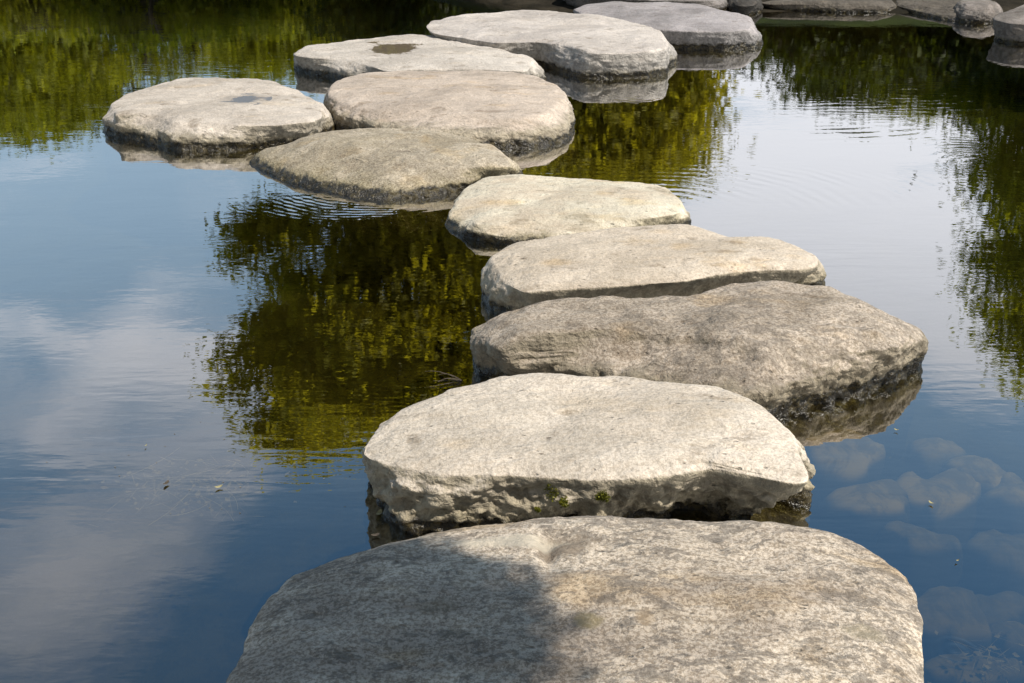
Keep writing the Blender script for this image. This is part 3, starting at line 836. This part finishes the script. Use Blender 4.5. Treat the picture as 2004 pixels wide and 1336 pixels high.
def ring(cpx, cpy, ppx, ppy, r0, r1, wl, amp, sx, sy):
    c = at(cpx, cpy, 0); p = at(ppx, ppy, 0)
    return (c[0], c[1], p[0], p[1], r0, r1, wl, amp, sx, sy)
RINGS = [
    ring(760, 330, 640, 405, 0.30, 1.3, 0.036, 0.0002, .55, .24),
    ring(1240, 184, 1240, 184, 0.0, 0.30, 0.045, 0.0003, .34, .34),
    ring(1300, 420, 1500, 362, 0.25, 2.6, 0.075, 0.00026, 1.1, .45),
    ring(560, 300, 700, 400, 0.20, 1.6, 0.058, 0.00012, .7, .3),
    ring(1950, 330, 1890, 300, 0.2, 1.0, 0.06, 0.0003, .25, .5),
    ring(1500, 150, 1680, 262, 0.5, 3.2, 0.095, 0.00034, 0.50, .35),
    ring(1868, 1272, 1868, 1272, 0.0, 0.11, 0.028, 0.00012, .12, .12),
    ring(1878, 473, 1878, 473, 0.0, 0.08, 0.03, 0.0005, .09, .09),
]
wx = np.linspace(-60, 60, 25); wy = np.linspace(-60, 60, 25)
WX, WY = np.meshgrid(wx, wy)
WX = WX * .23; WY = WY * .17 + 7.0
V = np.stack([WX.ravel(), WY.ravel(), 0 * WX.ravel()], 1)
i = np.arange(24)[:, None] * 25; j = np.arange(24)[None]
Q = np.stack([i + j, i + j + 1, i + 25 + j + 1, i + 25 + j], -1).reshape(-1, 4)
wt = make_mesh('water', V, Q, water_mat()); tag(wt, kind='structure')

# ------------------------------------------------------------------ trees
MBARK = plain_mat('bark', (0.03, 0.024, 0.018), (0.09, 0.075, 0.055), 12, 0.9, 0.03, (1, 1, .25))
ML = {
    'yellow': leaf_mat('leaves_yellow_green', (0.10, 0.115, 0.012), (0.25, 0.27, 0.022), (0.46, 0.47, 0.04), 0.52),
    'olive': leaf_mat('leaves_olive', (0.22, 0.205, 0.025), (0.33, 0.305, 0.035), (0.46, 0.43, 0.05), 0.60),
    'deep': leaf_mat('leaves_deep_green', (0.022, 0.032, 0.005), (0.06, 0.08, 0.010), (0.15, 0.17, 0.014), 0.35),
}
def leaves(cent, spread, per, size, rs, flat=0.7):
    n = len(cent) * per
    C = np.repeat(cent, per, 0) + rs.normal(size=(n, 3)) * np.array([spread, spread, spread * flat])
    sh = np.clip(np.repeat(rs.rand(len(cent)) ** 1.2, per) * .75 + rs.rand(n) * .25, 0, 1)
    u = rs.normal(size=(n, 3)); u[:, 2] *= .6; u /= np.linalg.norm(u, axis=1)[:, None]
    w = np.cross(u, rs.normal(size=(n, 3))); w /= np.linalg.norm(w, axis=1)[:, None]
    s = (size * rs.uniform(.6, 1.3, n))[:, None]
    V = np.stack([C - u * s, C + w * s * .42 - u * s * .1, C + u * s, C - w * s * .42 - u * s * .1], 1).reshape(-1, 3)
    Q = np.arange(n * 4).reshape(-1, 4)
    return V, Q, np.repeat(sh, 4)

def tree(name, base, blobs, mat, label, cat, seed, clumps=260, per=70, spread=.24, size=.055, trunk=.14, group=None, hole=0.25, lean=(0, 0), stems=1):
    """blobs: (cx,cy,cz,rx,ry,rz) relative to base.  trunk + limbs reach the clumps"""
    rs = np.random.RandomState(seed)
    root = empty(name, tuple(base))
    tag(root, label, cat, group)
    vol = np.array([b[3] * b[4] * b[5] for b in blobs]) ** (2 / 3); vol /= vol.sum()
    C = []
    while len(C) < clumps:
        b = blobs[rs.choice(len(blobs), p=vol)]
        d = rs.normal(size=3); d /= np.linalg.norm(d); r = rs.uniform(.25, 1) ** .5
        p = np.array(b[:3]) + d * r * np.array(b[3:])
        if perlin((p / 0.9)[None], seed)[0] < -hole and rs.rand() < .9: continue
        C.append(p)
    C = np.array(C)
    top = max(b[2] + b[5] * .5 for b in blobs)
    cm = C.mean(0)
    parts = []; nodes = []
    for k in range(stems):
        off = rs.normal(0, .15, 2) * (stems > 1)
        hs = np.linspace(-.15, 1, 12)
        tx = cm[0] * hs ** 2 * .8 + np.sin(hs * 5 + k) * .08 + off[0] * (1 + 3 * hs * (stems > 1)); ty = cm[1] * hs ** 2 * .8 + np.cos(hs * 4 + k) * .08 + off[1] * (1 + 3 * hs * (stems > 1))
        pts = np.stack([tx, ty, hs * top * .85], 1)
        parts.append(tube(pts, trunk * (1 - .85 * np.clip(hs, 0, 1)) + .01 + .05 * (hs < 0), 9)); nodes += list(pts[3:])
    nodes = np.array(nodes)
    nb = min(len(C), 90)
    for p in C[rs.choice(len(C), nb, False)]:
        lowz = nodes[nodes[:, 2] < p[2] + .1]
        if len(lowz) == 0: lowz = nodes[:2]
        q = lowz[np.argmin(np.linalg.norm(lowz - p, axis=1) + rs.rand(len(lowz)) * .4)]
        s = np.linspace(0, 1, 7)[:, None]
        mid = q * (1 - s) + p * s + np.sin(s * math.pi) * (np.array([0, 0, .12]) * np.linalg.norm(p - q) + rs.normal(0, .05, 3))
        parts.append(tube(mid, np.linspace(trunk * .28, .008, 7), 5))
    V, Q = joined(parts)
    make_mesh('trunk', V, Q, MBARK, parent=root)
    V, Q, A = leaves(C, spread, per, size, rs)
    make_mesh('crown', V, Q, mat, parent=root, smooth=False, attr=A)
    return root

def from_mirror(blist, Y, base):
    out = []
    for (px, py, wpx, hpx, ry) in blist:
        c = mirror_at(px, py, Y); e = mirror_at(px + wpx / 2, py, Y); u = mirror_at(px, py + hpx / 2, Y)
        out.append((c[0] - base[0], c[1] - base[1] , c[2] - base[2], abs(e[0] - c[0]), ry, abs(u[2] - c[2])))
    return out

gz = lambda x, y: float(bank_height(np.array([x]), np.array([y]))[0])
# the tree whose reflection hangs in the middle of the pond
Yc = 14.5
bx = mirror_at(1060, 100, Yc)[0]; base = (bx, Yc, gz(bx, Yc))
tree('pond_tree', base, from_mirror([(640, 480, 340, 150, 1.2), (760, 560, 400, 200, 1.4), (640, 690, 340, 130, 1.2), (760, 720, 460, 190, 1.4), (690, 770, 320, 120, 1.0), (850, 775, 300, 140, 1.1),
     (900, 460, 330, 160, 1.2), (560, 640, 120, 50, .6), (1000, 600, 260, 200, 1.2), (590, 840, 130, 60, .6), (450, 765, 70, 24, .3), (500, 450, 120, 60, .6), (540, 560, 110, 40, .4), (530, 825, 60, 30, .3), (640, 835, 90, 30, .4), (480, 690, 80, 30, .4)], Yc, base),
     ML['olive'], 'broad olive-green tree on the far bank, its reflection hanging in the middle of the pond', 'tree', 5, clumps=760, per=85, spread=.19, size=.072, trunk=.2, hole=.35)
Yb = 13.2
bx = mirror_at(1260, 100, Yb)[0]; base = (bx, Yb, gz(bx, Yb))
tree('pond_tree', base, from_mirror([(1240, 180, 330, 130, 1.0), (1240, 270, 330, 130, 1.0), (1200, 320, 300, 110, .9), (1320, 190, 130, 100, .7), (1110, 260, 260, 180, 1.0)], Yb, base),
     ML['olive'], 'rounded olive tree on the far bank, reflected right of the broad pinkish-tan stepping stone', 'tree', 8, clumps=360, per=85, spread=.17, size=.055, trunk=.12, hole=.6)
Yr = 14.5
bx = mirror_at(2230, 100, Yr)[0]; base = (bx, Yr, gz(bx, Yr))
tree('pond_tree', base, from_mirror([(2120, 380, 420, 160, 1.3), (2150, 520, 480, 200, 1.4), (2110, 640, 360, 150, 1.2), (2090, 720, 240, 100, .9), (1990, 560, 180, 90, .8), (2180, 300, 500, 160, 1.3), (2010, 330, 260, 90, .9)], Yr, base),
     ML['yellow'], 'tall tree on the far bank reflected down the right edge of the photo', 'tree', 9, clumps=560, per=75, spread=.20, size=.06, trunk=.2, hole=.2)
Yq = 17.0
for k, (px, top, wd, mt, lb) in enumerate([
    (1640, 205, 270, 'deep', 'loose dark tree with sky showing through, reflected in front of the far ledge'),
    (1830, 225, 280, 'yellow', 'bushy green tree reflected beside the tall one at the right'),
    (1985, 250, 280, 'deep', 'dense dark tree reflected at the upper right corner')]):
    bx = mirror_at(px, 60, Yq)[0]; base = (bx, Yq, gz(bx, Yq))
    tree('pond_tree', base, from_mirror([(px - 20, top - 110, wd, 120, 1.3), (px + 40, top - 60, wd * .8, 90, 1.1), (px - 40, top - 40, wd * .6, 60, .8), (px, top - 160, wd * 1.1, 110, 1.3)], Yq, base),
         ML[mt], lb, 'tree', 20 + k, clumps=170 if k == 0 else 300, per=60, spread=.20, size=.06, trunk=.13, hole=.0 if k == 0 else .3, stems=2)
Yl = 21.0
LEFT = [(-60, 262, 260, 'yellow', .35, 'yellow-green tree reflected at the very left edge'),
        (90, 268, 240, 'yellow', .30, 'tall yellow-green tree reflected left of the leftmost stepping stone'),
        (235, 235, 220, 'deep', .10, 'thin open tree with sky between its stems, reflected behind the leftmost stepping stone'),
        (370, 170, 240, 'yellow', .12, 'low airy tree reflected between the open one and the green ones'),
        (520, 150, 240, 'yellow', .4, 'bright green tree reflected left of the pale stone with the wide puddle'),
        (700, 160, 260, 'yellow', .5, 'green tree whose reflection lies behind the pale stone with the wide puddle'),
        (880, 170, 260, 'yellow', .5, 'green tree reflected left of the big blocky pale stone'),
        (1060, 170, 260, 'deep', .5, 'dark green tree behind the middle of the far bank')]
for k, (px, top, wd, mt, hole, lb) in enumerate(LEFT):
    Y_ = Yl + (k % 3) * 1.6
    bx = mirror_at(px, 60, Y_)[0]; base = (bx, Y_, gz(bx, Y_))
    tree('pond_tree', base, from_mirror([(px - 20, top - 95, wd, 100, 1.6), (px + 30, top - 55, wd * .8, 75, 1.3), (px - 30, top - 30, wd * .55, 50, .9), (px + 10, top - 140, wd * 1.15, 100, 1.6)], Y_, base),
         ML[mt], lb, 'tree', 40 + k, clumps=34 if hole < .2 else 280, per=60, spread=.24, size=.08, trunk=.13, hole=hole - .1, stems=3)
# shrubs along the bank foot and a dark wood behind
rs = np.random.RandomState(77)
SH = [(-9.0, 16.6), (-7.0, 17.1), (-5.2, 16.7), (-3.4, 17.2), (-1.7, 16.4), (0.2, 14.2), (2.9, 14.7), (4.6, 14.3), (6.5, 14.6), (8.4, 14.2)]
SHL = ['shrub at the left end of the far bank', 'second shrub from the left on the far bank', 'shrub on the far bank behind the leftmost stepping stone', 'shrub on the far bank behind the stone with the wide puddle',
       'shrub on the far bank left of the farthest stepping stone', 'dark shrub right behind the farthest stepping stone', 'dark shrub on the bank behind the long low ledge', 'dark shrub on the bank behind the brownish dipping ledge',
       'shrub on the bank behind the sloping rock', 'shrub at the right end of the far bank']
for k, ((x, y), lb) in enumerate(zip(SH, SHL)):
    r = rs.uniform(.55, .75)
    tree('shrub', (x, y, gz(x, y)), [(0, 0, .7 * r, 1.1 * r, .8 * r, .6 * r), (.5, .1, .7 * r, .7, .6, .5 * r), (-.5, 0, .7 * r, .7, .6, .5 * r)], ML['deep' if x > -2 else 'yellow'], 'leafy ' + lb if 'dark' not in lb else lb, 'shrub', 90 + k,
         clumps=130, per=70, spread=.16, size=.05, trunk=.05, group='shrubs along the far bank', hole=.7, stems=2)
# far-off wood as one mass
C = []
for k in range(5200):
    x = rs.uniform(-34, 34); z = abs(rs.uniform(0, 1)) ** .8 * (1.5 + 0.5 * math.sin(x * .5) + .4 * math.sin(x * 1.3 + 1)); C.append((x, 31 + rs.normal(0, 1.3), z + .3))
V, Q, A = leaves(np.array(C), .35, 20, .13, rs)
fw = make_mesh('distant_wood', V, Q, ML['deep'], smooth=False, attr=A); tag(fw, 'dark mass of distant woodland behind the pond trees', 'woodland', kind='stuff')

# the tree on the near bank that shades the left half of the first stone
SUNV = np.array([0.50, -0.21, 0.84]); SUNV /= np.linalg.norm(SUNV)
def over(px, py, z):
    p = at(px, py, .18); return p + SUNV * (z - .18) / SUNV[2]
base = (-1.6, -2.2, gz(-1.6, -2.2))
bl = []
for (px, py, z, r, rz) in [(810, 1215, 4.1, .16, .07), (640, 1200, 4.0, .24, .08), (480, 1260, 4.0, .30, .1), (720, 1290, 4.0, .22, .08), (600, 1360, 4.0, .28, .1), (760, 1390, 4.0, .12, .06), (900, 1235, 4.1, .06, .04), (780, 1145, 4.1, .07, .04), (330, 1250, 4.1, .28, .1), (480, 1430, 4.1, .4, .1)]:
    p = over(px, py, z); bl.append((p[0] - base[0], p[1] - base[1], p[2] - base[2], r, r, rz))
bl.append((-.3, -.2, 4.7, .8, .8, .5))
tree('overhanging_tree', base, bl, ML['yellow'], 'tree on the near bank whose branch shades the left half of the nearest stepping stone', 'tree', 61, clumps=620, per=80, spread=.062, size=.036, trunk=.13, hole=.9)

# ------------------------------------------------------------------ world, sun
w = bpy.data.worlds.new('World'); scene.world = w; w.use_nodes = True
w.node_tree.nodes.clear(); t = NT(w.node_tree)
out = t.new('ShaderNodeOutputWorld'); bg = t.new('ShaderNodeBackground')
sky = t.new('ShaderNodeTexSky', sky_type='NISHITA'); sky.sun_disc = False
elev = math.asin(SUNV[2]); az = math.atan2(SUNV[0], SUNV[1])
sky.sun_elevation = elev; sky.sun_rotation = az
sky.air_density = 1.0; sky.dust_density = 0.6; sky.ozone_density = 2.0
D = t.new('ShaderNodeTexCoord').outputs['Generated']
sd = t.new('ShaderNodeSeparateXYZ'); t.put(sd.inputs[0], D)
zz = t.math('ADD', t.math('MAXIMUM', sd.outputs['Z'], 0.0), 0.12)
cb = t.new('ShaderNodeCombineXYZ')
t.put(cb.inputs[0], t.math('DIVIDE', sd.outputs['X'], zz)); t.put(cb.inputs[1], t.math('DIVIDE', sd.outputs['Y'], zz))
n1 = t.noise(t.scalev(cb.outputs[0], (0.8, 1.0, 1.0), (2.3, 0.4, 0)), 2.7, 7, 0.58, 0.45)
n2 = t.noise(cb.outputs[0], 0.5, 3, 0.5)
def lobe(px, py, rad, k):
    d = ray(px, py); d = d / np.linalg.norm(d); d[2] = -d[2]
    dt = t.vmath('DISTANCE', D, tuple(d)).outputs['Value']
    return t.math('MULTIPLY', t.step(dt, rad, 0.0), k)
acc = None
for L in [(1560, 300, .28, .42), (1750, 480, .22, .25), (1900, 740, .14, .30), (1650, 640, .16, -.04), (200, 660, .20, .08), (330, 880, .22, .14), (60, 930, .20, .12), (260, 1200, .14, .20), (60, 1290, .10, .15), (520, 740, .12, .12), (450, 1090, .16, .14), (150, 1130, .14, .12),
          (120, 330, .25, -.10), (900, 300, .25, .10), (1950, 1150, .25, -.3), (1700, 950, .2, -.25), (150, 560, .07, -.22), (330, 1250, .25, -.15), (650, 1010, .10, -.3)]:
    l = lobe(*L); acc = l if acc is None else t.math('ADD', acc, l)
cf = t.math('ADD', t.math('ADD', t.math('MULTIPLY', n1, 1.35), t.math('MULTIPLY', n2, 0.15)), acc)
cm = t.step(cf, 0.70, 1.18)
skc = t.new('ShaderNodeMix', data_type='RGBA', blend_type='MULTIPLY'); skc.inputs[0].default_value = 1
t.put(skc.inputs[6], sky.outputs[0]); skc.inputs[7].default_value = (0.72, 1.08, 1.12, 1)
ccol = t.mix(t.step(sd.outputs['Z'], 0.25, 0.62), (11.5, 11.4, 11.9), (4.9, 5.1, 5.6))
hz = t.mix(t.math('MULTIPLY', t.math('MULTIPLY', t.step(sd.outputs['Z'], 0.62, 0.22), t.step(sd.outputs['Y'], -0.1, 0.5)), 0.85), skc.outputs[2], (4.4, 6.0, 7.6))
col = t.mix(t.math('MULTIPLY', cm, 0.82), hz, ccol)
bk = t.step(sd.outputs['Y'], 0.05, -0.35)
col = t.mix(t.math('MULTIPLY', bk, 0.8), col, (2.1, 2.0, 1.85))  # neutral sky added behind the camera to make the ambient light less blue
t.put(bg.inputs[0], col); bg.inputs[1].default_value = 0.12
t.put(out.inputs[0], bg.outputs[0])

sl = bpy.data.lights.new('sun', 'SUN'); sl.energy = 4.9; sl.angle = math.radians(0.55); sl.color = (1.0, 0.94, 0.85)
so = bpy.data.objects.new('sun', sl); COL.objects.link(so)
so.rotation_euler = Vector(tuple(SUNV)).to_track_quat('Z', 'Y').to_euler()
so.location = (8, -4, 14)

cam = bpy.data.cameras.new('camera'); co = bpy.data.objects.new('camera', cam); COL.objects.link(co)
cam.lens = 40; cam.sensor_width = 36; cam.clip_end = 3000; cam.clip_start = 0.05
co.location = (0, 0, CAMH); co.rotation_euler = (math.pi / 2 - PITCH, 0, 0)
scene.camera = co
scene.view_settings.view_transform = 'Standard'; scene.view_settings.look = 'None'
scene.view_settings.exposure = 0; scene.view_settings.gamma = 1
scene.cycles.max_bounces = 6; scene.cycles.diffuse_bounces = 2; scene.cycles.glossy_bounces = 3; scene.cycles.transmission_bounces = 2
scene.cycles.transparent_max_bounces = 6
scene.cycles.use_adaptive_sampling = True; scene.cycles.adaptive_threshold = 0.02
scene.cycles.use_denoising = True
